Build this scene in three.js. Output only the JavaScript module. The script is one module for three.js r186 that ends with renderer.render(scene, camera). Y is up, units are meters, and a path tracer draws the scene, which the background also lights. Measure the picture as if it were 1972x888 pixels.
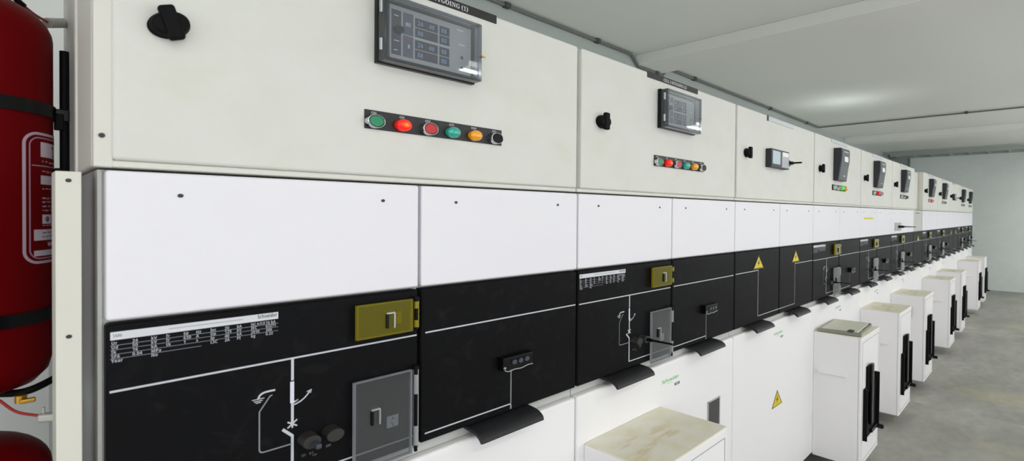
import * as THREE from 'three';
import { RoundedBoxGeometry } from 'three/addons/geometries/RoundedBoxGeometry.js';
import { mergeGeometries } from 'three/addons/utils/BufferGeometryUtils.js';
import { RectAreaLightUniformsLib } from 'three/addons/lights/RectAreaLightUniformsLib.js';
import { ImprovedNoise } from 'three/addons/math/ImprovedNoise.js';

RectAreaLightUniformsLib.init();

// ---------------------------------------------------------------- camera
// x runs along the switchgear row, y is up, z = 0 is the cubicle fronts, +z is the aisle
const F = 1005.79, YAW = 0.7974, PITCH = -0.0132, ROLL = 0.0079, EYE = [0, 1.5398, 0.9779];
const camera = new THREE.PerspectiveCamera(2 * Math.atan(444 / F) * 180 / Math.PI, 1972 / 888, 0.02, 60);
{
  const V = (x, y, z) => new THREE.Vector3(x, y, z), c = Math.cos, s = Math.sin;
  const f0 = V(c(YAW), 0, -s(YAW)), r0 = V(s(YAW), 0, c(YAW)), u0 = V(0, 1, 0);
  const f1 = f0.clone().multiplyScalar(c(PITCH)).addScaledVector(u0, s(PITCH));
  const u1 = u0.clone().multiplyScalar(c(PITCH)).addScaledVector(f0, -s(PITCH));
  const r2 = r0.clone().multiplyScalar(c(ROLL)).addScaledVector(u1, s(ROLL));
  const u2 = u1.clone().multiplyScalar(c(ROLL)).addScaledVector(r0, -s(ROLL));
  camera.quaternion.setFromRotationMatrix(new THREE.Matrix4().makeBasis(r2, u2, f1.clone().negate()));
  camera.position.set(...EYE);
  camera.setViewOffset(1972, 888, 0, 21, 1972, 888);
  camera.focus = 1.7; camera.userData.fStop = 6;
}
// ---------------------------------------------------------------- light and exposure
const scene = new THREE.Scene();
scene.background = new THREE.Color(0x000000);
const renderer = new THREE.WebGLRenderer({ antialias: true });
renderer.toneMapping = THREE.LinearToneMapping;
renderer.toneMappingExposure = 0.935;
renderer.shadowMap.enabled = true;
const LAMP = new THREE.Color(0.97, 1.0, 0.95), LAMP_DOWN = 23, LAMP_UP = 12.5, LAMP_GLOW = 5, UNSEEN_POOL_LAMP = 0.75;
const DAY = new THREE.Color(0.975, 0.965, 1.0), WINDOW_POWER = 2.3, NEAR_POWER = 1.4, UNSEEN_BACK_POWER = 2, UNSEEN_WINDOWS = [-0.6, 2.6, 5.8, 9.0, 12.2], DAYLIGHT = [1, 1, 1, 1.1, 1.2], BATTENS = [1.1, 1.1, 1.1, 1.2, 1.9];   // unseen aisle windows, placed to light the fronts and ceiling
const UNSEEN_LAMPS = [[-0.1, 1.9], [3.1, 1.9], [6.35, 1.9], [9.6, 1.9], [12.8, 1.9]], LAMP_H = 2.55;     // unseen hanging battens over the aisle, placed for relay glare and ceiling brightness
const ROOM = { x0: -2.6, x1: 14.8, z0: -1.6, z1: 4.0, h: 2.95 };

// ---------------------------------------------------------------- small helpers
let seed = 7;
const rnd = () => ((seed = (seed * 16807) % 2147483647) / 2147483647);
const taken = {};
function numbered(n) { const k = taken[n] = (taken[n] ?? -1) + 1; return k ? `${n}_${String(k).padStart(3, '0')}` : n; }
const cache = new Map();
const memo = (k, f) => { if (!cache.has(k)) cache.set(k, f()); return cache.get(k); };
const rbox = (w, h, d, r = 0.003, seg = 2) => memo(['rb', w, h, d, r, seg].join(), () => new RoundedBoxGeometry(w, h, d, seg, Math.min(r, w / 2.01, h / 2.01, d / 2.01)));
const box = (w, h, d) => memo(['b', w, h, d].join(), () => new THREE.BoxGeometry(w, h, d));
const cylY = (r, h, n = 24, r2 = r) => memo(['cy', r, h, n, r2].join(), () => new THREE.CylinderGeometry(r2, r, h, n));
// cylinder along z, an ellipse of half-width a and half-height b, from z = 0 to z = h
const cylZ = (a, b, h, n = 28, top = 1) => memo(['cz', a, b, h, n, top].join(), () => new THREE.CylinderGeometry(top, 1, h, n).rotateX(Math.PI / 2).translate(0, 0, h / 2).scale(a, b, 1));
const at = (g, x, y, z) => g.clone().translate(x, y, z);
function plain(g) { const q = g.index ? g.toNonIndexed() : g.clone(); for (const k of Object.keys(q.attributes)) if (!['position', 'normal', 'uv'].includes(k)) q.deleteAttribute(k); return q; }
const join = (gs) => mergeGeometries(gs.map(plain));
function mesh(name, g, m, parent, x = 0, y = 0, z = 0) {
  const o = new THREE.Mesh(g, m); o.name = parent === scene ? numbered(name) : name;
  o.castShadow = o.receiveShadow = true; o.position.set(x, y, z); parent.add(o); return o;
}
function tag(o, label, category, group) { o.userData.label = label; o.userData.category = category; if (group) o.userData.group = group; return o; }
function thing(name, label, category, group, x = 0, y = 0, z = 0) {
  const o = new THREE.Group(); o.name = numbered(name); o.position.set(x, y, z); scene.add(o); return tag(o, label, category, group);
}
function struct(name, g, m, x = 0, y = 0, z = 0) { const o = mesh(name, g, m, scene, x, y, z); o.userData.kind = 'structure'; return o; }
// flat mapping of a texture on the xy extent of a geometry
function mapXY(g, x0, y0, w, h) {
  g = g.clone(); const p = g.attributes.position, uv = new Float32Array(p.count * 2);
  for (let i = 0; i < p.count; i++) { uv[2 * i] = (p.getX(i) - x0) / w; uv[2 * i + 1] = (p.getY(i) - y0) / h; }
  g.setAttribute('uv', new THREE.BufferAttribute(uv, 2)); return g;
}
function canvasTex(w, h, draw) {
  const c = document.createElement('canvas'); c.width = w; c.height = h; draw(c.getContext('2d'), w, h);
  const t = new THREE.CanvasTexture(c); t.colorSpace = THREE.SRGBColorSpace; t.anisotropy = 8; return t;
}
const noise = new ImprovedNoise();
function dataTex(n, m, f, srgb = true) {
  const d = new Uint8Array(n * m * 4);
  for (let j = 0; j < m; j++) for (let i = 0; i < n; i++) { const c = f(i / n, j / m); for (let k = 0; k < 3; k++) d[4 * (j * n + i) + k] = Math.max(0, Math.min(255, c[k])); d[4 * (j * n + i) + 3] = 255; }
  const t = new THREE.DataTexture(d, n, m); t.magFilter = THREE.LinearFilter; t.minFilter = THREE.LinearMipmapLinearFilter; t.generateMipmaps = true;
  t.wrapS = t.wrapT = THREE.RepeatWrapping; if (srgb) t.colorSpace = THREE.SRGBColorSpace; t.needsUpdate = true; return t;
}
function fbm(x, y, z, o = 4) { let a = 0, s = 0.5; for (let k = 0; k < o; k++) { a += s * noise.noise(x, y, z + k * 7.3); x *= 2.03; y *= 2.03; s *= 0.5; } return a; }
const std = (o) => new THREE.MeshStandardMaterial(o);

// ---------------------------------------------------------------- materials
const creamTex = dataTex(512, 256, (u, v) => {
  const a = fbm(u * 9, v * 5, 1.3), b = Math.max(0, fbm(u * 5 + 9, v * 3, 4.1) - 0.14) * 60;
  return [222 + a * 4 - b * 0.25, 222 + a * 4 - b * 0.3, 216 + a * 5 - b * 0.6];
});
const M = {
  cream: std({ map: creamTex, roughness: 0.5 }),
  creamPlain: std({ color: 0xdedcd4, roughness: 0.5 }),
  creamSide: std({ color: 0xdbd9d1, roughness: 0.55 }),
  white: std({ color: 0xeeecf3, roughness: 0.42 }),
  whiteWarm: std({ color: 0xf6f4f6, roughness: 0.45 }),
  galv: std({ color: 0xa9adad, roughness: 0.55, metalness: 0.35 }),
  bodyGrey: std({ color: 0xc4c5c1, roughness: 0.6 }),
  darkBase: std({ color: 0x35332f, roughness: 0.8 }),
  black: new THREE.MeshPhysicalMaterial({ color: 0x252528, roughness: 0.4, specularIntensity: 0.6 }),
  blackMatt: new THREE.MeshPhysicalMaterial({ color: 0x0e0e10, roughness: 0.6, specularIntensity: 0.25 }),
  blackShiny: new THREE.MeshPhysicalMaterial({ color: 0x0a0a0c, roughness: 0.25, specularIntensity: 0.5 }),
  lockGrey: std({ color: 0x2c2b29, roughness: 0.55 }),
  relayBlack: std({ color: 0x212329, roughness: 0.45 }),
  relayFront: std({ color: 0x3c424c, roughness: 0.4 }),
  chrome: std({ color: 0xd4d6da, roughness: 0.18, metalness: 1 }),
  steel: std({ color: 0xb5b8bc, roughness: 0.35, metalness: 0.8 }),
  screwDark: std({ color: 0x2b2b2e, roughness: 0.5 }),
  brass: std({ color: 0xc79a3e, roughness: 0.3, metalness: 0.9 }),
  fitting: std({ color: 0xbfbdb6, roughness: 0.45, metalness: 0.3 }),
  red: new THREE.MeshPhysicalMaterial({ color: 0x640207, roughness: 0.38, specularIntensity: 0.12 }),
  hose: std({ color: 0xa01218, roughness: 0.4 }),
  postCream: std({ color: 0xdcdad0, roughness: 0.5 }),
  silver: std({ color: 0xc9ced2, roughness: 0.35, metalness: 0.25 }),
  yellowFlap: new THREE.MeshPhysicalMaterial({ color: 0xd2c832, roughness: 0.12, transmission: 0.87, thickness: 0, ior: 1.4 }),
  yellowEdge: new THREE.MeshPhysicalMaterial({ color: 0xcfc520, roughness: 0.25, transmission: 0.66, thickness: 0 }),
  clearFlap: new THREE.MeshPhysicalMaterial({ color: 0xd4d6da, roughness: 0.1, transmission: 0.955, thickness: 0, ior: 1.47 }),
  clearEdge: new THREE.MeshPhysicalMaterial({ color: 0xe4e6e8, roughness: 0.2, transmission: 0.62, thickness: 0 }),
  cover: new THREE.MeshPhysicalMaterial({ color: 0xf4f6fa, roughness: 0.03, transmission: 0.98, thickness: 0, ior: 1.5 }),
  coverEdge: new THREE.MeshPhysicalMaterial({ color: 0xb2b7bf, roughness: 0.06, transmission: 0.93, thickness: 0, ior: 1.5 }),
  glassDark: std({ color: 0x3b3c3e, roughness: 0.25 }),
  paper: std({ color: 0xd6d5c4, roughness: 0.8 }),
  trayMetal: std({ color: 0x8f9087, roughness: 0.45, metalness: 0.4 }),
  conduit: std({ color: 0x6f746f, roughness: 0.6 }),
  clip: std({ color: 0x454945, roughness: 0.6 }),
  ladder: std({ color: 0xa7aeab, roughness: 0.6, metalness: 0.15 }),
  lampBody: std({ color: 0xf2f2ee, roughness: 0.4 }),
  yellowTape: std({ color: 0xd8d21e, roughness: 0.6 }),
  greyPlate: std({ color: 0xb2b2b4, roughness: 0.5 }),
};
const glow = (c, k) => std({ color: c, emissive: c, emissiveIntensity: k, roughness: 0.3 });
const boxTop = std({
  roughness: 0.6,
  map: dataTex(256, 256, (u, v) => {
    const s = Math.max(0, fbm(u * 6, v * 4, 2.2) + 0.1) * 1.2, t = Math.max(0, fbm(u * 3 + 4, v * 7, 8.4) - 0.05) * 2 * Math.max(0, 1 - 2 * Math.hypot(u - 0.4, v - 0.62));
    return [236 - s * 10 - t * 52, 232 - s * 14 - t * 86, 216 - s * 32 - t * 140];
  }),
});

// ---------------------------------------------------------------- the room
const concrete = dataTex(1024, 1024, (u, v) => {
  const a = fbm(u * 6, v * 14, 0.5, 5), b = fbm(u * 40, v * 70, 3.1, 3), y = Math.max(0, fbm(u * 5 + 20, v * 5, 6.6, 4) - 0.12);
  const g = 152 + a * 40 + b * 18;
  return [g + 1 + y * 40, g + y * 26, g - 8 - y * 16];
});
const floorMat = std({ map: concrete, roughness: 0.42 });
const wallTex = dataTex(512, 512, (u, v) => { const a = fbm(u * 4, v * 4, 1.9, 4) * 10, b = fbm(u * 30, v * 30, 5, 2) * 4; return [231 + a + b, 238 + a + b, 236 + a + b]; });
const wallMat = std({ map: wallTex, roughness: 0.9 });
const ceilMat = std({ color: 0xe9ebe6, roughness: 0.95 });
const beamMat = std({ color: 0xeaebe7, roughness: 0.95 });
function uvScale(g, s) { g = g.clone(); const uv = g.attributes.uv; for (let i = 0; i < uv.count; i++) uv.setXY(i, uv.getX(i) * s[0], uv.getY(i) * s[1]); return g; }
const LX = ROOM.x1 - ROOM.x0, LZ = ROOM.z1 - ROOM.z0, CX = (ROOM.x0 + ROOM.x1) / 2, CZ = (ROOM.z0 + ROOM.z1) / 2, T = 0.2;
struct('floor', uvScale(box(LX + 2 * T, T, LZ + 2 * T), [LX / 4, LZ / 4]), floorMat, CX, -T / 2, CZ);
struct('ceiling', box(LX + 2 * T, T, LZ + 2 * T), ceilMat, CX, ROOM.h + T / 2, CZ);
struct('wall_back', uvScale(box(LX + 2 * T, ROOM.h, T), [4, 1]), std({ map: wallTex, color: 0xc6c8c6, roughness: 0.9 }), CX, ROOM.h / 2, ROOM.z0 - T / 2);
{ // aisle wall, its frosted windows out of view and placed to light the row
  const WW = 2.4, WY0 = 0.8, WY1 = 2.3, gs = [at(box(LX + 2 * T, WY0, T), CX, WY0 / 2, 0), at(box(LX + 2 * T, ROOM.h - WY1, T), CX, (ROOM.h + WY1) / 2, 0)];
  let x = ROOM.x0 - T;
  for (const c of [...UNSEEN_WINDOWS, null]) { const e = c === null ? ROOM.x1 + T : c - WW / 2; gs.push(at(box(e - x, WY1 - WY0, T), (e + x) / 2, (WY0 + WY1) / 2, 0)); x = c + WW / 2; }
  struct('wall_aisle', join(gs), wallMat, 0, 0, ROOM.z1 + T / 2);
  const pane = std({ color: 0xf2f5f8, emissive: DAY, emissiveIntensity: WINDOW_POWER * 0.35, roughness: 0.6 });
  UNSEEN_WINDOWS.forEach((c, k) => {
    const w = struct('window_' + (k + 1), join([at(rbox(WW, 0.06, 0.06, 0.006), 0, 0.72, 0), at(rbox(WW, 0.06, 0.06, 0.006), 0, -0.72, 0), at(rbox(0.06, 1.5, 0.06, 0.006), -WW / 2 + 0.03, 0, 0), at(rbox(0.06, 1.5, 0.06, 0.006), WW / 2 - 0.03, 0, 0), at(rbox(0.04, 1.4, 0.05, 0.006), 0, 0, 0)]), M.lampBody, c, (WY0 + WY1) / 2, ROOM.z1 + 0.06);
    for (const s of [-0.575, 0.575]) mesh('pane', box(1.11, 1.38, 0.012), pane, w, s, 0, 0.012);
    const l = new THREE.RectAreaLight(DAY, WINDOW_POWER * DAYLIGHT[k], 2.28, 1.38); l.position.set(c, (WY0 + WY1) / 2, ROOM.z1 - 0.005); l.lookAt(c, (WY0 + WY1) / 2, 0); scene.add(l);
  });
}
{ // near wall, its window out of view and placed to light cabinet sides
  const A = 0.3, B = 3.5, Y0 = 0.5, Y1 = 2.4, zm = (A + B) / 2, ym = (Y0 + Y1) / 2;
  struct('wall_near', join([at(box(T, Y0, LZ), 0, Y0 / 2, CZ), at(box(T, ROOM.h - Y1, LZ), 0, (ROOM.h + Y1) / 2, CZ), at(box(T, Y1 - Y0, A - ROOM.z0), 0, ym, (A + ROOM.z0) / 2), at(box(T, Y1 - Y0, ROOM.z1 - B), 0, ym, (B + ROOM.z1) / 2)]), wallMat, ROOM.x0 - T / 2, 0, 0);
  const pane = std({ color: 0xf2f5f8, emissive: DAY, emissiveIntensity: NEAR_POWER * 0.35, roughness: 0.6 }), w = B - A, h = Y1 - Y0;
  const f = struct('window_6', join([at(rbox(0.06, 0.06, w, 0.006), 0, h / 2 - 0.03, 0), at(rbox(0.06, 0.06, w, 0.006), 0, -h / 2 + 0.03, 0), at(rbox(0.06, h, 0.06, 0.006), 0, 0, -w / 2 + 0.03), at(rbox(0.06, h, 0.06, 0.006), 0, 0, w / 2 - 0.03), at(rbox(0.05, h - 0.1, 0.05, 0.006), 0, 0, 0)]), M.lampBody, ROOM.x0 - 0.06, ym, zm);
  for (const s of [-0.79, 0.79]) mesh('pane', box(0.012, h - 0.12, 1.53), pane, f, -0.012, 0, s);
  const l = new THREE.RectAreaLight(DAY, NEAR_POWER, w - 0.12, h - 0.12); l.position.set(ROOM.x0 + 0.005, ym, zm); l.lookAt(5, ym, zm); scene.add(l);
}
struct('wall_far', uvScale(box(T, ROOM.h, LZ), [1.5, 1]), wallMat, ROOM.x1 + T / 2, ROOM.h / 2, CZ);
for (const [a, b] of [[4.04, 4.45], [10.9, 11.32]]) struct('ceiling_beam', rbox(b - a, 0.09, LZ, 0.006), beamMat, (a + b) / 2, ROOM.h - 0.045, CZ);
{ // added pale slab behind the fire extinguishers, brightness of lit wall in its colour
  struct('wall_lit_slab', rbox(0.75, ROOM.h, 0.04, 0.004), std({ color: 0xf0f2f0, roughness: 0.9 }), -0.135, ROOM.h / 2, ROOM.z0 + 0.02);
}

// ---------------------------------------------------------------- print on the cubicle fronts
const W = 0.5625, X0 = 0.1062, FB = 1.017, FT = 1.3672, FH = FT - FB, FW = W - 0.008, S = 2600;
const cellX = (i) => X0 + W * i;
function fasciaTex(kind, bus = true) {
  return canvasTex(1442, 910, (c, w, h) => {
    const X = (u) => (u - 0.004) * S, Y = (y) => (FT - y) * S;
    c.fillStyle = '#151517'; c.fillRect(0, 0, w, h);
    seed = 11 + kind.length * 31 + kind.charCodeAt(0);
    for (let k = 0; k < 140; k++) { c.fillStyle = `rgba(120,120,116,${0.02 + 0.03 * rnd()})`; c.beginPath(); c.ellipse(rnd() * w, rnd() * h, 8 + rnd() * 60, 4 + rnd() * 20, rnd() * 3, 0, 7); c.fill(); }
    const line = (pts, wd, col = '#c9cbd2') => { c.strokeStyle = col; c.lineWidth = wd * S; c.lineJoin = 'round'; c.beginPath(); pts.forEach(([a, b], k) => (k ? c.lineTo(X(a), Y(b)) : c.moveTo(X(a), Y(b)))); c.stroke(); };
    const plate = () => {
      const u0 = 0.009, u1 = 0.254;
      c.fillStyle = '#d9dae0'; c.fillRect(X(u0), Y(1.3555), (u1 - u0) * S, 0.0125 * S);
      c.fillStyle = '#50525a'; c.font = `bold ${0.009 * S}px sans-serif`; c.textBaseline = 'middle';
      c.fillText('Schneider', X(u1 - 0.036), Y(1.3507), 0.034 * S);
      c.font = `${0.006 * S}px sans-serif`; c.fillText('SM6', X(u0 + 0.003), Y(1.349));
      c.fillStyle = '#aeb0b8'; c.fillRect(X(u0 + 0.075), Y(1.3505), 0.11 * S, 0.0015 * S);
      const rows = [1.3385, 1.3318, 1.325, 1.318, 1.3115];
      rows.forEach((y, r) => {
        if (r < 4) line([[u0, y - 0.0035], [r < 3 ? u1 : 0.13 + 0.124 * (r < 2), y - 0.0035]], 0.0009, '#8e9098');
        c.fillStyle = '#bcbec6'; c.font = `bold ${0.0066 * S}px sans-serif`;
        const words = [['Ur', '24', 'kV', 'fr', '50', 'Hz', 'Isc', '20', 'kA', 'IAC A-FLR', '16 kA'], ['Ud', '50', 'kV', 'Ir', '630', 'A', 'Up', '125', 'kV', 'IEC', '62271'], ['Ik', '16', 'kA', 'tk', '1', 's', 'Ip', '40', 'kA', '2010', '200'], ['SF6', '0.04', 'MPa', '', '', '', 'LSC', '2A', 'PI', 'kg', '0.22'], ['Year', '', 'No', '', '', '', '', '', '', '', '']][r];
        const us = [0.010, 0.036, 0.060, 0.080, 0.104, 0.122, 0.143, 0.165, 0.184, 0.207, 0.232];
        words.forEach((t, k) => t && c.fillText(t, X(us[k]), Y(y), 0.024 * S));
      });
    };
    const bolt = () => 0;
    if (kind === 'switch') {
      plate();
      line([[0.008, 1.2655], [0.555, 1.2655]], 0.0036);
      line([[0.28, 1.2655], [0.28, 1.224]], 0.0055);
      line([[0.2795, 1.222], [0.2795, 1.182]], 0.0075, '#dfe0ee');
      line([[0.28, 1.182], [0.28, 1.143]], 0.0055);
      line([[0.281, 1.1825], [0.291, 1.186]], 0.003, '#dfe0ee');
      c.strokeStyle = '#c9cbd2'; c.lineWidth = 0.0028 * S; c.beginPath(); c.moveTo(X(0.283), Y(1.178)); c.quadraticCurveTo(X(0.302), Y(1.181), X(0.313), Y(1.197)); c.stroke();
      line([[0.306, 1.1965], [0.316, 1.199], [0.314, 1.1925]], 0.0018);
      line([[0.271, 1.148], [0.289, 1.137]], 0.003); line([[0.271, 1.1365], [0.289, 1.149]], 0.003); line([[0.280, 1.15], [0.280, 1.135]], 0.0035);
      line([[0.262, 1.137], [0.280, 1.1205], [0.280, 1.0415]], 0.0055);
      line([[0.280, 1.0415], [0.555, 1.0415]], 0.0034);
      line([[0.244, 1.2055], [0.240, 1.2045], [0.2215, 1.180], [0.2215, 1.112]], 0.0026, '#8f9197');
      c.strokeStyle = '#8f9197'; c.lineWidth = 0.0026 * S; c.beginPath(); c.moveTo(X(0.2215), Y(1.113)); c.quadraticCurveTo(X(0.2215), Y(1.1055), X(0.230), Y(1.1055)); c.lineTo(X(0.279), Y(1.1055)); c.stroke();
      c.strokeStyle = '#c9cbd2'; c.lineWidth = 0.0036 * S; c.beginPath(); c.moveTo(X(0.249), Y(1.2135)); c.bezierCurveTo(X(0.236), Y(1.2135), X(0.222), Y(1.216), X(0.2195), Y(1.2035)); c.stroke();
      for (const [k, y] of [[0.0105, 1.2035], [0.0075, 1.2], [0.0045, 1.197]]) line([[0.2195 - k, y], [0.2195 + k, y]], 0.0017);
      c.fillStyle = '#0d0d0f'; c.beginPath(); c.ellipse(X(0.288), Y(1.203), 0.021 * S, 0.019 * S, 0, 0, 7); c.globalAlpha = 0.35; c.fill(); c.globalAlpha = 1;
      line([[0.2795, 1.222], [0.2795, 1.182]], 0.0075, '#dfe0ee');
      c.fillStyle = '#9fa1a6'; c.font = `${0.006 * S}px sans-serif`; c.fillText('O I', X(0.312), Y(1.076)); c.fillText('OFF', X(0.345), Y(1.08));
      c.font = `${0.004 * S}px sans-serif`; c.fillText('1250', X(0.318), Y(1.071));
    } else if (kind === 'plug') {
      line([[0.015, 1.267], [0.553, 1.267]], 0.0036);
      line([[0.287, 1.131], [0.287, 1.039]], 0.0042, '#8d8f92'); line([[0.287, 1.036], [0.287, 1.024]], 0.0065, '#8d8f92');
      line([[0.015, 1.0375], [0.287, 1.0375]], 0.0034);
    } else if (kind === 'bus') {
      line([[0.012, 1.269], [0.277, 1.269]], 0.0036); line([[0.277, 1.275], [0.277, 1.046]], 0.0046, '#a5a7aa'); line([[0.277, 1.046], [0.555, 1.046]], 0.0034);
    } else if (kind === 'riser') {
      line([[0.002, 1.0455], [0.246, 1.0455], [0.246, 1.28]], 0.0042, '#a5a7aa'); line([[0.246, 1.269], [0.556, 1.269]], 0.0036);
    } else line([[0.01, 1.269], [0.553, 1.269]], 0.0036);
  });
}
const FASCIA = {};
for (const k of ['switch', 'plug', 'bus', 'riser', 'link']) {
  const m = new THREE.MeshPhysicalMaterial({ map: fasciaTex(k), roughness: 0.42, specularIntensity: 0.1 });
  FASCIA[k] = m;
}
const fasciaGeo = mapXY(new RoundedBoxGeometry(FW, FH, 0.03, 3, 0.006).translate(0, 0, -0.015), -FW / 2, -FH / 2, FW, FH);
const signTex = canvasTex(256, 256, (c) => {
  c.fillStyle = '#e3c90e'; c.fillRect(0, 0, 256, 256);
  c.strokeStyle = '#3a3208'; c.lineWidth = 12; c.beginPath(); c.moveTo(128, 14); c.lineTo(246, 246); c.lineTo(10, 246); c.closePath(); c.stroke();
  c.fillStyle = '#2c270a'; c.beginPath(); c.moveTo(140, 84); c.lineTo(100, 160); c.lineTo(126, 158); c.lineTo(112, 222); c.lineTo(158, 140); c.lineTo(132, 142); c.lineTo(152, 88); c.closePath(); c.fill();
});
const signMat = std({ map: signTex, roughness: 0.5 });
function signGeo(w, h) {
  return memo(['sign', w, h].join(), () => {
    const s = new THREE.Shape(); s.moveTo(-w / 2, 0); s.lineTo(w / 2, 0); s.lineTo(0, h); s.closePath();
    return mapXY(new THREE.ExtrudeGeometry(s, { depth: 0.0012, bevelEnabled: false }), -w / 2, 0, w, h);
  });
}
const logoMat = std({
  roughness: 0.45,
  map: canvasTex(512, 256, (c) => {
    c.fillStyle = '#f6f4f6'; c.fillRect(0, 0, 512, 256);
    c.fillStyle = '#2fb355'; c.font = 'bold 92px sans-serif'; c.textBaseline = 'alphabetic'; c.fillText('Schneider', 12, 96, 490);
    c.fillStyle = '#7cc994'; c.font = '40px sans-serif'; c.fillText('Electric', 150, 142);
    c.fillStyle = '#5d5c66'; c.fillRect(340, 176, 140, 50); c.fillStyle = '#e8e8ea'; c.font = 'bold 40px sans-serif'; c.fillText('SM6', 368, 216);
  }),
});
const schemeMat = std({
  roughness: 0.5,
  map: canvasTex(128, 160, (c) => {
    c.fillStyle = '#d8d9dc'; c.fillRect(0, 0, 128, 160); c.strokeStyle = '#2b2c30'; c.lineWidth = 8;
    c.beginPath(); c.moveTo(64, 20); c.lineTo(64, 56); c.moveTo(44, 56); c.lineTo(84, 40); c.moveTo(36, 92); c.lineTo(64, 112); c.lineTo(64, 146); c.stroke();
  }),
});
const schemeYellow = std({ roughness: 0.5, map: schemeMat.map, color: 0xfff890 });

// ---------------------------------------------------------------- switchgear cubicles
const frameGeo = (w, h, t, d) => memo(['fr', w, h, t, d].join(), () => join([at(rbox(t, h, d, 0.001), -w / 2 + t / 2, 0, 0), at(rbox(t, h, d, 0.001), w / 2 - t / 2, 0, 0), at(rbox(w, t * 0.66, d, 0.001), 0, h / 2 - t * 0.33, 0), at(rbox(w, t * 0.66, d, 0.001), 0, -h / 2 + t * 0.33, 0)]));
function hinge(parent, x, y, h, m) {
  const o = mesh('flap_hinge', join([at(cylY(0.006, h * 0.24, 12), 0, h * 0.32, 0), at(cylY(0.006, h * 0.24, 12), 0, -h * 0.32, 0), at(rbox(0.012, h, 0.006, 0.001), 0.004, 0, -0.006)]), m, parent, x, y, 0.012);
  mesh('hinge_pin', join([at(cylY(0.0042, h * 1.04, 10), 0, 0, 0), at(cylY(0.007, 0.008, 12), 0, h * 0.53, 0)]), M.blackMatt, parent, x, y, 0.012);
  return o;
}
function handleGeo() {
  return memo('handle', () => {
    const s = new THREE.Shape(); // profile: z outwards (x of the shape), y
    s.moveTo(-0.02, 1.0155); s.lineTo(0.016, 1.0125); s.quadraticCurveTo(0.038, 1.011, 0.049, 0.9985); s.lineTo(0.051, 0.9905); s.lineTo(0.046, 0.989); s.quadraticCurveTo(0.036, 1.003, 0.014, 1.006); s.lineTo(-0.02, 1.008); s.closePath();
    const g = new THREE.ExtrudeGeometry(s, { depth: 0.216, bevelEnabled: true, bevelSize: 0.001, bevelThickness: 0.001, bevelSegments: 1, curveSegments: 6 });
    return g.rotateY(-Math.PI / 2).scale(1, 1, 1).translate(0.108, 0, 0);
  });
}
const leverGeo = memo('lever', () => join([at(rbox(0.026, 0.034, 0.012, 0.002), 0, 0, 0.006), at(rbox(0.006, 0.03, 0.016, 0.002), -0.008, 0, 0.014)]));
const leverCheek = memo('cheek', () => join([at(rbox(0.004, 0.032, 0.017, 0.001), 0.009, 0, 0.0125), at(rbox(0.02, 0.004, 0.016, 0.001), 0, 0.016, 0.012)]));
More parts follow.
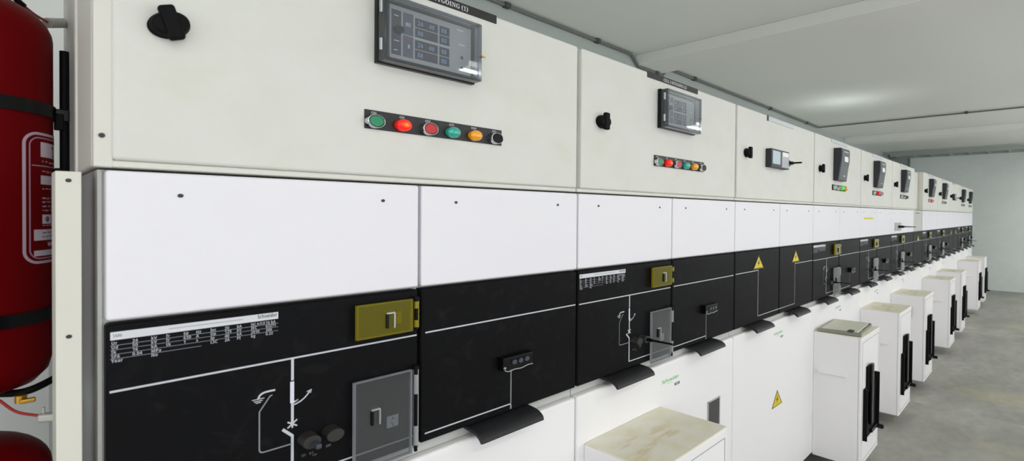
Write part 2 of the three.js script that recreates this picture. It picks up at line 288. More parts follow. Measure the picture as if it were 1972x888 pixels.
function fascia(parent, k, kind, rods) {
  const cx = k * W + W / 2, cy = (FB + FT) / 2;
  const f = mesh('front_plate', fasciaGeo, FASCIA[kind], parent, cx, cy, 0);
  const L = (u) => u - W / 2, H = (y) => y - cy;           // cell offset and height -> plate coordinates
  const cover = (u0, u1, y0, y1, pane, edge, nm) => {
    mesh(nm, box(u1 - u0, y1 - y0, 0.002), pane, f, L((u0 + u1) / 2), H((y0 + y1) / 2), 0.0165);
    mesh('flap_rim', frameGeo(u1 - u0, y1 - y0, 0.0048, 0.007), edge, f, L((u0 + u1) / 2), H((y0 + y1) / 2), 0.0135);
    hinge(f, L(u1 + 0.012), H((y0 + y1) / 2), y1 - y0 - 0.006, edge);
  };
  const lever = (u, y) => { mesh('operating_lever', leverGeo, M.blackShiny, f, L(u), H(y), 0); mesh('lever_cheek', leverCheek, M.steel, f, L(u), H(y), 0); };
  if (kind === 'switch') {
    cover(0.4, 0.533, 1.2805, 1.3505, M.yellowFlap, M.yellowEdge, 'yellow_flap'); lever(0.477, 1.311);
    mesh('scheme_sticker', rbox(0.024, 0.025, 0.001, 0.0004), schemeYellow, f, L(0.503), H(1.311), 0.0008);
    cover(0.395, 0.533, 1.013, 1.196, M.clearFlap, M.clearEdge, 'clear_flap'); lever(0.443, 1.116);
    mesh('sticker_backing', rbox(0.036, 0.042, 0.001, 0.0004), M.blackMatt, f, L(0.494), H(1.096), 0.0008);
    mesh('scheme_sticker', mapXY(rbox(0.028, 0.025, 0.001, 0.0004), -0.014, -0.0125, 0.028, 0.025), schemeMat, f, L(0.493), H(1.09), 0.0018);
    for (const [u, r] of [[0.307, 0], [0.353, 1]]) {
      mesh('interlock_lock', cylZ(0.0185, 0.0125, 0.026, 28, 0.94), M.lockGrey, f, L(u), H(1.108), 0);
      if (rods && r) mesh('interlock_key', join([cylZ(0.009, 0.006, 0.02, 12), at(cylZ(0.0055, 0.0036, 0.085, 12), 0, 0, 0.012)]), M.blackShiny, f, L(u), H(1.108), 0.024);
      if (!rods && !r) mesh('interlock_key', join([at(rbox(0.011, 0.01, 0.026, 0.003), 0.0, 0, 0.01)]), M.relayFront, f, L(u + 0.004), H(1.105), 0.024);
    }
    mesh('lock_seal', cylZ(0.0045, 0.003, 0.003, 12), M.lockGrey, f, L(0.30), H(1.078), 0);
  } else if (kind === 'plug') {
    mesh('voltage_indicator', join([at(rbox(0.108, 0.031, 0.022, 0.002), 0, 0, 0.011), at(rbox(0.112, 0.003, 0.024, 0.001), 0, 0.0165, 0.012)]), M.blackShiny, f, L(0.292), H(1.152), 0);
    for (let q = 0; q < 3; q++) mesh('indicator_socket', cylZ(0.0085, 0.006, 0.004, 16), M.relayFront, f, L(0.276 + q * 0.023), H(1.155), 0.0215);
    const cv = new THREE.CatmullRomCurve3([[0.24, 1.141, 0.02], [0.252, 1.1345, 0.024], [0.275, 1.137, 0.026], [0.30, 1.1355, 0.026], [0.322, 1.139, 0.026], [0.346, 1.137, 0.022]].map(([a, b, c]) => new THREE.Vector3(L(a), H(b), c)));
    mesh('indicator_wire', memo('wire', () => new THREE.TubeGeometry(cv, 24, 0.0012, 6)), M.greyPlate, f);
    mesh('indicator_screw', cylZ(0.0045, 0.003, 0.003, 12), M.steel, f, L(0.242), H(1.145), 0.0215);
  }
  if (kind === 'bus') mesh('warning_sign', signGeo(0.132, 0.065), signMat, f, L(0.277), H(1.2775), 0.0003);
  if (kind === 'riser') mesh('warning_sign', signGeo(0.124, 0.064), signMat, f, L(0.252), H(1.279), 0.0003);
  if (kind === 'link') mesh('warning_sign', signGeo(0.132, 0.065), signMat, f, 0, H(1.272), 0.0003);
  mesh('pull_handle', handleGeo(), M.black, f, L(0.252), -cy, 0);
  return f;
}
function cubicle(i, kinds, label, o = {}) {
  const n = kinds.length, w = n * W, t = thing('switchgear_cubicle', label, 'switchgear', 'switchgear cubicles in the row', cellX(i), 0, 0);
  mesh('cubicle_body', box(w - 0.004, 1.51, 1.2), M.bodyGrey, t, w / 2, 0.845, -0.624);
  mesh('plinth', box(w - 0.01, 0.09, 1.12), M.darkBase, t, w / 2, 0.045, -0.64);
  const rec = o.recess || 0;
  kinds.forEach((k, c) => {
    const p = mesh('upper_panel', rbox(W - 0.008, 0.2265, 0.03, 0.005, 3), o.recess ? M.bodyGrey : M.white, t, c * W + W / 2, 1.4855, -0.015 - (rec ? 0.008 : 0));
    for (const u of [0.1, 0.468]) mesh('screw', cylZ(0.0042, 0.0032, 0.002, 14), M.screwDark, p, u - W / 2, 1.563 - 1.4855, 0.0145);
    if (o.tape && c === 0) mesh('yellow_tape', box(0.3, 0.013, 0.001), M.yellowTape, p, 0.26 - W / 2, 0.032, 0.0155);
    if (o.isolator && c === 0) {
      mesh('isolator_plate', rbox(0.3, 0.076, 0.004, 0.001), M.greyPlate, p, 0.29 - W / 2, 1.4375 - 1.4855, 0.017);
      mesh('isolator_handle', join([cylZ(0.045, 0.014, 0.04, 20, 0.8), at(cylZ(0.014, 0.006, 0.1, 14, 0.5), 0, 0, 0.03)]), M.blackShiny, p, 0.32 - W / 2, 1.4375 - 1.4855, 0.018);
    }
    if (rec) mesh('dark_mark', box(0.2, 0.008, 0.002), M.screwDark, p, 0, 0.085, 0.0155);  // small dark mark on the recessed panel
    fascia(t, c, k, o.rods);
  });
  const door = mesh('lower_door', rbox(w - 0.008, 0.895, 0.026, 0.008, 3), M.whiteWarm, t, w / 2, 0.54, -0.013);
  if (n === 2) mesh('maker_badge', mapXY(box(0.145, 0.05, 0.0008), -0.0725, -0.025, 0.145, 0.05), logoMat, door, 0.567 - w / 2, 0.908 - 0.54, 0.0134);
  if (o.sign) mesh('warning_sign', signGeo(0.15, 0.084), signMat, door, 0.556 - w / 2, 0.5345 - 0.54, 0.0132);
  if (o.window) {
    const g = mesh('inspection_window', rbox(0.108, 0.112, 0.006, 0.002), M.glassDark, door, 0.928 - w / 2, 0.695 - 0.54, 0.0125);
    mesh('window_gasket', frameGeo(0.118, 0.122, 0.008, 0.008), M.greyPlate, g);
  }
  return t;
}
const SW = ['switch', 'plug'], BUS = ['bus', 'riser'];
cubicle(0, SW, 'switchgear cubicle at the row end beside the fire extinguishers and cream post', { window: true });
cubicle(2, SW, 'switchgear cubicle below the CELL 2 cabinet, with small dark window in its lower door', { rods: true, window: true });
cubicle(4, BUS, 'switchgear cubicle with a yellow warning triangle on its white lower door', { sign: true });
cubicle(6, SW, 'switchgear cubicle behind the white drive box that carries the grey metal tray', { rods: true });
cubicle(8, SW, 'switchgear cubicle with a strip of yellow tape on its white upper panel', { rods: true, tape: true });
cubicle(10, SW, 'switchgear cubicle with grey isolator plate and black handle on its white upper panel', { rods: true, isolator: true });
cubicle(12, ['link'], 'narrow single switchgear cubicle with beige recessed upper panel and one yellow triangle', { recess: 0.04 });
cubicle(13, SW, 'double switchgear cubicle just past the narrow beige one', { rods: true });
cubicle(15, SW, 'double switchgear cubicle, second past the narrow beige one', { rods: true });
cubicle(17, BUS, 'switchgear cubicle with two small triangles, third past the narrow beige one', {});
cubicle(19, SW, 'last but one switchgear cubicle before the far white wall', { rods: true });
cubicle(21, SW, 'last switchgear cubicle of the row, next to the far white wall', { rods: true });
// galvanised strip on the exposed end of the row
{
  const t = thing('end_panel', 'narrow galvanised metal end panel covering the exposed side of the first cubicle', 'panel', null, cellX(0), 0, 0);
  mesh('sheet', box(0.004, 1.5, 1.15), M.galv, t, -0.0015, 0.85, -0.625);
  mesh('edge_strip', rbox(0.006, 1.5, 0.03, 0.001), M.bodyGrey, t, -0.001, 0.85, -0.035);
}

// ---------------------------------------------------------------- control cabinets on top
function plateText(text, w = 1024, h = 60, font = 'serif') {
  return std({ roughness: 0.45, map: canvasTex(w, h, (c) => { c.fillStyle = '#18181a'; c.fillRect(0, 0, w, h); c.fillStyle = '#dcdcde'; c.font = `bold ${h * 0.72}px ${font}`; c.textBaseline = 'middle'; c.textAlign = 'center'; c.fillText(text, w * 0.52, h * 0.54, w * 0.86); }) });
}
const relayTex = canvasTex(1024, 512, (c) => {
  c.fillStyle = '#9c9e9a'; c.fillRect(0, 0, 1024, 512);
  c.fillStyle = '#d0d2d0'; c.fillRect(830, 40, 90, 10); c.fillRect(860, 190, 80, 12);
  c.fillStyle = '#30333b'; c.fillRect(30, 40, 110, 430);
  c.fillStyle = '#4d515a'; c.fillRect(160, 40, 120, 430);
  const panel = (x, y, w, h, dark = '#2a2d34') => { c.fillStyle = dark; c.fillRect(x, y, w, h); };
  for (const y of [60, 275]) { panel(300, y, 280, 90); panel(300, y + 98, 280, 90); panel(600, y, 130, 90); panel(600, y + 98, 130, 90); }
  c.strokeStyle = '#b4b6b4'; c.lineWidth = 6; c.beginPath(); c.moveTo(160, 258); c.lineTo(740, 258); c.stroke();
  c.fillStyle = '#7f9fc4'; c.font = 'bold 58px monospace'; c.textBaseline = 'middle';
  for (const y of [60, 275]) { c.fillText('24', 330, y + 46); c.fillText('48', 470, y + 46); c.fillText('88', 330, y + 144); c.fillText('88', 625, y + 46); c.fillText('80', 625, y + 144); }
  c.fillStyle = '#24262b'; for (const [x, y] of [[520, 205], [520, 420], [900, 330], [900, 440]]) { c.beginPath(); c.arc(x, y, 18, 0, 7); c.fill(); }
  c.fillStyle = '#b23236'; c.font = 'bold 50px monospace'; c.fillText('8', 215, 290); c.fillStyle = '#d5d7da'; c.fillText('8', 215, 360); c.fillText('80', 190, 150);
  c.fillStyle = '#d5d7da'; c.fillRect(60, 90, 50, 8); c.fillRect(60, 330, 60, 8); c.fillRect(60, 420, 40, 8);
});
const relayFace = std({ map: relayTex, roughness: 0.5 });
const buttonPlate = std({
  roughness: 0.45, map: canvasTex(1024, 104, (c) => {
    c.fillStyle = '#1a1a1d'; c.fillRect(0, 0, 1024, 104); c.fillStyle = '#b9b9bd'; c.font = 'bold 22px sans-serif'; c.textAlign = 'center'; c.textBaseline = 'middle';
    ['ON', 'ON', 'OFF', 'OFF', 'TRIP', 'RST'].forEach((t, k) => c.fillText(t, 55 + k * 180, 16));
  }),
});
const BTN = {
  green: std({ color: 0x1d8a5e, roughness: 0.35 }), redLit: std({ color: 0xd01a10, roughness: 0.25, emissive: 0xffffff, emissiveIntensity: 0.85, emissiveMap: canvasTex(16, 128, (c, w, h) => { const g = c.createLinearGradient(0, 0, 0, h); g.addColorStop(0, '#ffc020'); g.addColorStop(0.16, '#ff7a14'); g.addColorStop(0.4, '#ee2210'); g.addColorStop(1, '#a80c06'); c.fillStyle = g; c.fillRect(0, 0, w, h); }) }), red: std({ color: 0xc4262c, roughness: 0.35 }), teal: new THREE.MeshPhysicalMaterial({ color: 0x1fae9c, roughness: 0.2, clearcoat: 1 }),
  amber: new THREE.MeshPhysicalMaterial({ color: 0xffa806, roughness: 0.2, clearcoat: 1 }), black: M.blackShiny, pale: std({ color: 0x7ea89a, roughness: 0.4 }), greenLit: glow(0x28d848, 0.5), dull: std({ color: 0x54624a, roughness: 0.4 }),
};
const domeGeo = memo('dome', () => { const p = []; for (let k = 0; k <= 10; k++) { const a = (k / 10) * Math.PI / 2; p.push(new THREE.Vector2(Math.cos(a), Math.sin(a))); } return new THREE.LatheGeometry([new THREE.Vector2(1, -0.9), ...p], 28).rotateX(Math.PI / 2).scale(1, 1, 1); });
function button(parent, x, y, col, flush, s = 1) {
  if (flush) {
    const b = mesh('push_button', cylZ(0.0165 * s, 0.0112 * s, 0.0135, 28, 0.96), BTN[col], parent, x, y, 0.002);
    mesh('button_ring', memo('ring' + s, () => { const p = [[1, 0], [1, 0.012], [0.96, 0.0135], [0.86, 0.0135], [0.86, 0.004]].map(([a, b2]) => new THREE.Vector2(a, b2)); return new THREE.LatheGeometry(p, 32).rotateX(Math.PI / 2).scale(0.0205 * s, 0.0138 * s, 1); }), M.chrome, b, 0, 0, 0);
  } else {
    const b = mesh('indicator_lamp', memo('dm' + s, () => domeGeo.clone().scale(0.0185 * s, 0.0125 * s, 0.0105)), BTN[col], parent, x, y, 0.0115);
    return b;
  }
}
const knobGeo = memo('knob', () => {
  const disc = new THREE.LatheGeometry([[0, 0.022], [0.7, 0.022], [0.86, 0.019], [0.93, 0.013], [0.95, 0.005], [1, 0.005], [1, 0], [0, 0]].map(([a, b]) => new THREE.Vector2(a, b)), 36).rotateX(Math.PI / 2).scale(0.03, 0.0205, 1);
  return join([disc, at(rbox(0.0235, 0.053, 0.014, 0.005, 3), 0, 0, 0.02)]);
});
const sepamGeo = memo('sepam', () => {
  const s = new THREE.Shape(); // z (x of the shape) against height, 0 .. 0.205
  s.moveTo(0, 0); s.lineTo(0.026, 0); s.quadraticCurveTo(0.031, 0.05, 0.036, 0.09); s.quadraticCurveTo(0.046, 0.14, 0.042, 0.2); s.lineTo(0.038, 0.205); s.lineTo(0, 0.205); s.closePath();
  const g = new THREE.ExtrudeGeometry(s, { depth: 0.2, bevelEnabled: true, bevelSize: 0.003, bevelThickness: 0.003, bevelSegments: 2, curveSegments: 10 });
  return g.rotateY(-Math.PI / 2).translate(0.1, 0, 0);
});
const sepamFace = memo('sepamface', () => { // thin skin that follows the bulged front
  const s = new THREE.Shape();
  s.moveTo(0.029, 0.006); s.quadraticCurveTo(0.0345, 0.05, 0.0393, 0.09); s.quadraticCurveTo(0.0493, 0.14, 0.0453, 0.199); s.lineTo(0.0468, 0.199); s.quadraticCurveTo(0.0508, 0.14, 0.0408, 0.09); s.quadraticCurveTo(0.036, 0.05, 0.0305, 0.006); s.closePath();
  return new THREE.ExtrudeGeometry(s, { depth: 0.186, bevelEnabled: false, curveSegments: 10 }).rotateY(-Math.PI / 2).translate(0.093, 0, 0);
});
const LVB = 1.6025;
function lvCabinet(i, kind, label, o = {}) {
  const w = 2 * W, t = thing('control_cabinet', label, 'cabinet', 'control cabinets on top of the cubicles', cellX(i), LVB, 0);
  const y = (h) => h - LVB, x0 = o.first ? -0.011 : 0.001;
  mesh('cabinet_body', rbox(w - 0.004 - x0, 0.434, 0.48, 0.004), M.creamSide, t, (w - 0.004 + x0) / 2, 0.2175, -0.258);
  if (o.first) { mesh('side_rib', rbox(0.004, 0.43, 0.02, 0.001), M.creamPlain, t, x0 - 0.001, 0.2175, -0.22); mesh('front_frame', rbox(0.024, 0.434, 0.016, 0.003), M.creamPlain, t, x0 + 0.013, 0.2175, -0.013); mesh('hinge_screw', cylZ(0.004, 0.0036, 0.003, 12), M.screwDark, t, x0 + 0.011, y(1.65), -0.006); }
  mesh('bottom_rail', rbox(w - 0.006 - x0, 0.011, 0.016, 0.003), M.creamPlain, t, (w - 0.004 + x0) / 2, 0.0065, -0.014);
  const d0 = 0.012, d1 = w - 0.008, dh = 2.0345 - 1.6145;
  const door = mesh('cabinet_door', mapXY(rbox(d1 - d0, dh, 0.02, 0.006, 3), -0.55, -0.21, 1.1, 0.42), M.cream, t, (d0 + d1) / 2, y(1.6145) + dh / 2, -0.01);
  const X = (u) => u - (d0 + d1) / 2, Y = (h) => h - (1.6145 + dh / 2), Z0 = 0.0098;
  const kn = mesh('door_knob', knobGeo, M.blackMatt, door, X(o.first ? 0.084 : 0.111), Y(o.first ? 1.832 : 1.826), Z0);
  kn.rotation.z = o.tilt || 0;
  const buttons = (u0, u1, ya, yb, list) => {
    const pw = u1 - u0, ph = yb - ya, p = mesh('button_panel', mapXY(rbox(pw, ph, 0.003, 0.0008), -pw / 2, -ph / 2, pw, ph), list.length > 4 ? buttonPlate : M.blackMatt, door, X((u0 + u1) / 2), Y((ya + yb) / 2), Z0 + 0.0012);
    list.forEach(([c, flush], k) => button(p, -pw / 2 + (list.length > 4 ? 0.02 + k * 0.0674 : 0.035 + k * (pw - 0.07) / (list.length - 1)), list.length > 4 ? -0.0045 : 0, c, flush, list.length > 4 ? 1 : 1.15));
  };
  if (kind === 'window') {
    const r = mesh('relay_frame', rbox(0.262, 0.139, 0.014, 0.002), M.blackShiny, door, X(0.577), Y(1.9165), Z0 + 0.006);
    mesh('relay_face', mapXY(box(0.222, 0.112, 0.004), -0.111, -0.056, 0.222, 0.112), relayFace, r, 0.004, 0.001, 0.008);
    mesh('relay_dial', cylZ(0.012, 0.0085, 0.012, 20, 0.85), M.blackShiny, r, -0.085, 0.006, 0.009);
    mesh('clear_cover', box(0.248, 0.128, 0.0018), M.cover, r, 0.001, 0, 0.03);
    mesh('cover_rim', memo('crim', () => join([at(rbox(0.012, 0.134, 0.026, 0.002), -0.124, 0, 0), at(rbox(0.012, 0.134, 0.026, 0.002), 0.124, 0, 0), at(rbox(0.25, 0.007, 0.026, 0.002), 0, 0.064, 0), at(rbox(0.25, 0.007, 0.026, 0.002), 0, -0.064, 0)])), M.coverEdge, r, 0.001, 0, 0.0195);
    for (const hy of [0.04, -0.036]) mesh('cover_hinge', cylY(0.004, 0.024, 10), M.steel, r, -0.131, hy, 0.022);
    mesh('cover_latch', join([cylZ(0.003, 0.002, 0.008, 10), at(rbox(0.012, 0.004, 0.003, 0.001), 0.004, 0.001, 0.008)]), M.brass, r, 0.137, -0.006, 0.018);
    buttons(0.424, 0.807, 1.7105, 1.7495, [['green', 1], ['redLit', 0], ['red', 1], ['teal', 0], ['amber', 0], ['black', 1]]);
    const m = plateText(o.text); const pu = o.first ? 0.6 : 0.561;
    mesh('name_plate', mapXY(rbox(0.374, 0.0205, 0.003, 0.0006), -0.187, -0.01025, 0.374, 0.0205), m, door, X(pu), Y(2.0255), Z0 + 0.001);
  } else {
    mesh('label_holder', rbox(0.38, 0.022, 0.004, 0.001), M.silver, door, X(kind === 'meter' ? 0.557 : 0.53), Y(kind === 'meter' ? 2.02 : 2.022), Z0 + 0.0015);
    if (kind === 'meter') mesh('label_clip', rbox(0.014, 0.026, 0.005, 0.001), M.clip, door, X(0.368), Y(2.02), Z0 + 0.002);
  }
  if (kind === 'meter') {
    const r = mesh('meter_housing', rbox(0.25, 0.092, 0.03, 0.003), M.relayBlack, door, X(0.474), Y(1.822), Z0 + 0.014);
    mesh('meter_screen', rbox(0.105, 0.066, 0.003, 0.001), std({ color: 0xb9cdd8, roughness: 0.25 }), r, -0.058, 0.004, 0.0148);
    mesh('meter_keypad', rbox(0.1, 0.078, 0.004, 0.002), std({ color: 0xb4b6bd, roughness: 0.4 }), r, 0.066, -0.002, 0.0148);
    mesh('meter_window', rbox(0.085, 0.022, 0.003, 0.001), std({ color: 0xf4f4f4, roughness: 0.3 }), r, 0.066, 0.027, 0.0168);
    const k = mesh('selector_switch', join([cylZ(0.034, 0.0165, 0.014, 24), at(cylZ(0.03, 0.012, 0.02, 20, 0.8), 0, 0, 0.012)]), M.blackShiny, door, X(0.645), Y(1.815), Z0);
    mesh('selector_key', at(cylZ(0.008, 0.0045, 0.045, 12), 0, 0, 0), M.blackMatt, k, 0, 0, 0.03);
  }
  if (kind === 'relay') {
    const r = mesh('protection_relay', sepamGeo, M.relayBlack, door, X(0.5), Y(1.77), Z0);
    mesh('relay_front', sepamFace, M.relayFront, r, 0, 0, 0);
    mesh('relay_screen', rbox(0.085, 0.034, 0.003, 0.001), std({ color: 0xf2f6f6, roughness: 0.2 }), r, 0.005, 0.138, 0.0485);
    mesh('relay_badge', rbox(0.05, 0.006, 0.002, 0.0006), M.silver, r, 0.02, 0.03, 0.034);
    mesh('relay_title', rbox(0.1, 0.006, 0.002, 0.0006), M.silver, r, 0.005, 0.185, 0.0485);
    buttons(0.372, 0.70, 1.704, 1.741, o.buttons);
  }
  return t;
}
lvCabinet(0, 'window', 'cream control cabinet beside the fire extinguisher, with the larger relay window and six buttons', { first: true, tilt: 0.34, text: 'CELL 1 OUTGOING (1)' });
lvCabinet(2, 'window', 'cream control cabinet with nameplate CELL 2 OUTGOING, relay window and six buttons', { text: 'CELL 2 OUTGOING (2)' });
lvCabinet(4, 'meter', 'cream control cabinet with grey screen meter and black key switch beside the CELL 2 cabinet', {});
lvCabinet(6, 'relay', 'cream control cabinet with tall black relay, first one past the screen meter cabinet', { buttons: [['pale', 1], ['red', 1], ['greenLit', 0], ['amber', 0]] });
lvCabinet(8, 'relay', 'cream control cabinet with tall black relay, directly above the yellow tape strip', { buttons: [['pale', 1], ['redLit', 0], ['dull', 1]] });
lvCabinet(10, 'relay', 'cream control cabinet with tall black relay, last one before the beige gap', { buttons: [['pale', 1], ['dull', 1], ['dull', 0]] });
lvCabinet(13, 'relay', 'cream control cabinet with black relay and lit red button, first past the beige gap', { buttons: [['dull', 1], ['redLit', 0], ['red', 1]] });
lvCabinet(15, 'relay', 'cream control cabinet with black relay and dull green buttons, second past the beige gap', { buttons: [['pale', 1], ['dull', 1], ['dull', 0]] });
lvCabinet(17, 'meter', 'cream control cabinet with meter and black key switch, past the beige gap', {});
lvCabinet(19, 'relay', 'cream control cabinet with slim relay, last but one before the far wall', { buttons: [['dull', 1], ['red', 1], ['dull', 0]] });
lvCabinet(21, 'relay', 'cream control cabinet with slim relay, last in the row by the far wall', { buttons: [['pale', 1], ['dull', 1], ['dull', 0]] });
{ // the recessed beige box over the narrow cubicle
  const t = thing('filler_cabinet', 'narrow beige recessed cabinet filling the gap between two runs of control cabinets', 'cabinet', null, cellX(12), LVB, 0);
  mesh('cabinet_body', rbox(W - 0.006, 0.43, 0.54, 0.004), M.creamSide, t, W / 2, 0.215, -0.33);
  mesh('cabinet_door', rbox(W - 0.03, 0.4, 0.012, 0.003), M.creamSide, t, W / 2, 0.215, -0.055);
}

// ---------------------------------------------------------------- drive boxes on the lower doors
const BW = 0.45, BH = 0.751, BD = 0.249;
function driveBox(i, label, o = {}) {
  const t = thing('drive_box', label, 'box', 'white drive boxes along the aisle', cellX(i) + 0.038, 0.0855, 0);
  mesh('box_body', rbox(BW, BH - 0.004, BD - 0.016, 0.004, 3), M.whiteWarm, t, BW / 2, BH / 2 - 0.002, (BD - 0.016) / 2);
  mesh('box_front', rbox(BW, BH - 0.004, 0.014, 0.004, 3), M.whiteWarm, t, BW / 2, BH / 2 - 0.002, BD - 0.008);
  mesh('box_lid', memo('lid', () => { const g = rbox(BW - 0.002, 0.006, BD - 0.002, 0.002).clone(), p = g.attributes.position, uv = new Float32Array(p.count * 2); for (let k = 0; k < p.count; k++) { uv[2 * k] = p.getX(k) / BW + 0.5; uv[2 * k + 1] = p.getZ(k) / BD + 0.5; } g.setAttribute('uv', new THREE.BufferAttribute(uv, 2)); return g; }), boxTop, t, BW / 2, BH - 0.0025, BD / 2);
  const groove = mesh('door_groove', join([at(box(0.004, 0.69, 0.001), 0.205, 0.0, 0), at(box(0.41, 0.003, 0.001), 0, -0.345, 0), at(box(0.41, 0.003, 0.001), 0, 0.345, 0), at(box(0.004, 0.69, 0.001), -0.205, 0, 0)]), M.greyPlate, t, BW / 2, BH / 2 - 0.002, BD - 0.0005);
  const p = mesh('lever_pocket', memo('pocket', () => join([at(rbox(0.3, 0.3, 0.01, 0.003), 0.2, 0.295, 0), at(rbox(0.13, 0.15, 0.016, 0.003), 0.175, 0.49, 0.002), at(rbox(0.012, 0.33, 0.03, 0.003), 0.335, 0.33, 0.008), at(rbox(0.012, 0.3, 0.024, 0.003), 0.056, 0.295, 0.006)])), M.blackMatt, t, 0, -0.0, BD + 0.003);
  mesh('drive_lever', memo('dlev', () => join([at(rbox(0.05, 0.36, 0.016, 0.005), 0.16, 0.4, 0.016), at(rbox(0.03, 0.026, 0.045, 0.006), 0.33, 0.165, 0.026), at(rbox(0.16, 0.02, 0.014, 0.004), 0.26, 0.17, 0.012)])), M.blackShiny, t, 0, 0, BD + 0.003);
  if (o.bar === 'flat') mesh('side_bar', rbox(0.014, 0.024, 0.155, 0.003), M.whiteWarm, t, -0.006, 0.52, 0.102);
  if (o.bar === 'upright') mesh('side_bar', rbox(0.012, 0.1, 0.012, 0.003), M.greyPlate, t, -0.006, 0.6, 0.15);
  return t;
}
driveBox(2, 'white drive box with stained tan top, beside the small dark inspection window', {});
driveBox(6, 'white drive box carrying the grey metal tray on its top', { bar: 'flat' });
driveBox(8, 'white drive box with flat side bar, first one behind the metal tray', { bar: 'flat' });
driveBox(10, 'white drive box with short upright side bar, second behind the metal tray', { bar: 'upright' });
driveBox(13, 'white drive box with flat side bar, third behind the metal tray', { bar: 'flat' });
driveBox(15, 'white drive box with bare side, fourth behind the metal tray', {});
driveBox(19, 'white drive box with side bar, second from the far wall', { bar: 'flat' });
driveBox(21, 'white drive box at the very end of the row by the far wall', {});
{ // sheet-metal tray lying on the second box
  const t = thing('metal_tray', 'shallow grey sheet metal tray holding pale papers on top of a white drive box', 'tray', null, 3.742, 0.8375, 0.118);
  t.rotation.y = 0.05;
  mesh('tray_pan', join([at(rbox(0.4, 0.004, 0.2, 0.001), 0, 0.003, 0), at(rbox(0.02, 0.017, 0.225, 0.004), -0.2, 0.0095, 0), at(rbox(0.014, 0.017, 0.2, 0.003), 0.197, 0.0095, 0), at(rbox(0.4, 0.015, 0.006, 0.002), 0, 0.0085, 0.1), at(rbox(0.4, 0.015, 0.006, 0.002), 0, 0.0085, -0.1)]), M.trayMetal, t);
  mesh('paper_sheets', rbox(0.36, 0.014, 0.185, 0.002), M.paper, t, 0.012, 0.012, -0.004);
  mesh('tray_clip', rbox(0.05, 0.012, 0.03, 0.004), M.clip, t, -0.17, 0.02, 0.055);
}

// ---------------------------------------------------------------- post, fire extinguishers, bracket
{
  const t = thing('steel_post', 'cream steel channel post standing between the fire extinguishers and the first cubicle', 'post', null, 0.068, 0, 0);
  mesh('channel', join([at(rbox(0.029, 1.594, 0.004, 0.0015), 0, 0.797, -0.002), at(rbox(0.003, 1.594, 0.07, 0.001), -0.013, 0.797, -0.036), at(rbox(0.003, 1.594, 0.07, 0.001), 0.013, 0.797, -0.036)]), M.postCream, t);
  for (const h of [1.581, 1.357, 0.9, 0.4]) mesh('bolt_hole', cylZ(0.0036, 0.0028, 0.0012, 12), M.screwDark, t, 0.0, h, -0.0004);
}
const EX = -0.042, EZ = -0.3, ER = 0.11;
const stickerMat = new THREE.MeshPhysicalMaterial({
  roughness: 0.38, specularIntensity: 0.12, map: canvasTex(512, 800, (c) => {
    c.fillStyle = '#640207'; c.fillRect(0, 0, 512, 800);
    const rr = (x, y, w, h, r) => { c.beginPath(); c.moveTo(x + r, y); c.arcTo(x + w, y, x + w, y + h, r); c.arcTo(x + w, y + h, x, y + h, r); c.arcTo(x, y + h, x, y, r); c.arcTo(x, y, x + w, y, r); c.closePath(); };
    c.strokeStyle = '#b9a7b4'; c.lineWidth = 16; rr(14, 12, 484, 776, 70); c.stroke(); c.lineWidth = 7; c.strokeStyle = '#a88ea0'; rr(40, 36, 432, 728, 52); c.stroke();
    c.fillStyle = '#c5bac4'; c.fillRect(100, 60, 320, 90); c.fillRect(100, 262, 320, 54); c.fillRect(60, 590, 400, 66); c.fillRect(60, 716, 400, 34);
    c.fillStyle = '#6e1020'; c.font = 'bold 96px serif'; c.textBaseline = 'middle'; c.fillText('1.', 190, 108); c.font = 'bold 44px serif'; c.fillText('B', 330, 290);
    c.strokeStyle = '#b7a6b2'; c.lineWidth = 5; c.beginPath(); c.moveTo(50, 205); c.lineTo(462, 205); c.stroke();
    seed = 91; c.fillStyle = '#b7a2ab';
    for (const y of [180, 240, 345, 400, 424, 450, 476, 568, 612, 636]) { let x = 110; c.fillStyle = y > 590 ? '#7c5666' : '#b29aa4'; while (x < 400) { const w = 8 + rnd() * 30; c.fillRect(x, y - 4 - rnd() * 4, w, 5 + rnd() * 5); x += w + 6 + rnd() * 10; } }
    c.fillStyle = '#cbc2cb'; for (const x of [110, 220, 330]) { c.fillRect(x, 500, 80, 56); c.fillStyle = '#7b5a68'; c.beginPath(); c.arc(x + 40, 528, 18, 0, 7); c.fill(); c.fillStyle = '#cbc2cb'; }
    c.fillStyle = '#d8cfd6'; c.font = 'bold 34px sans-serif'; c.fillText('WARNING', 150, 682); 
  }),
});
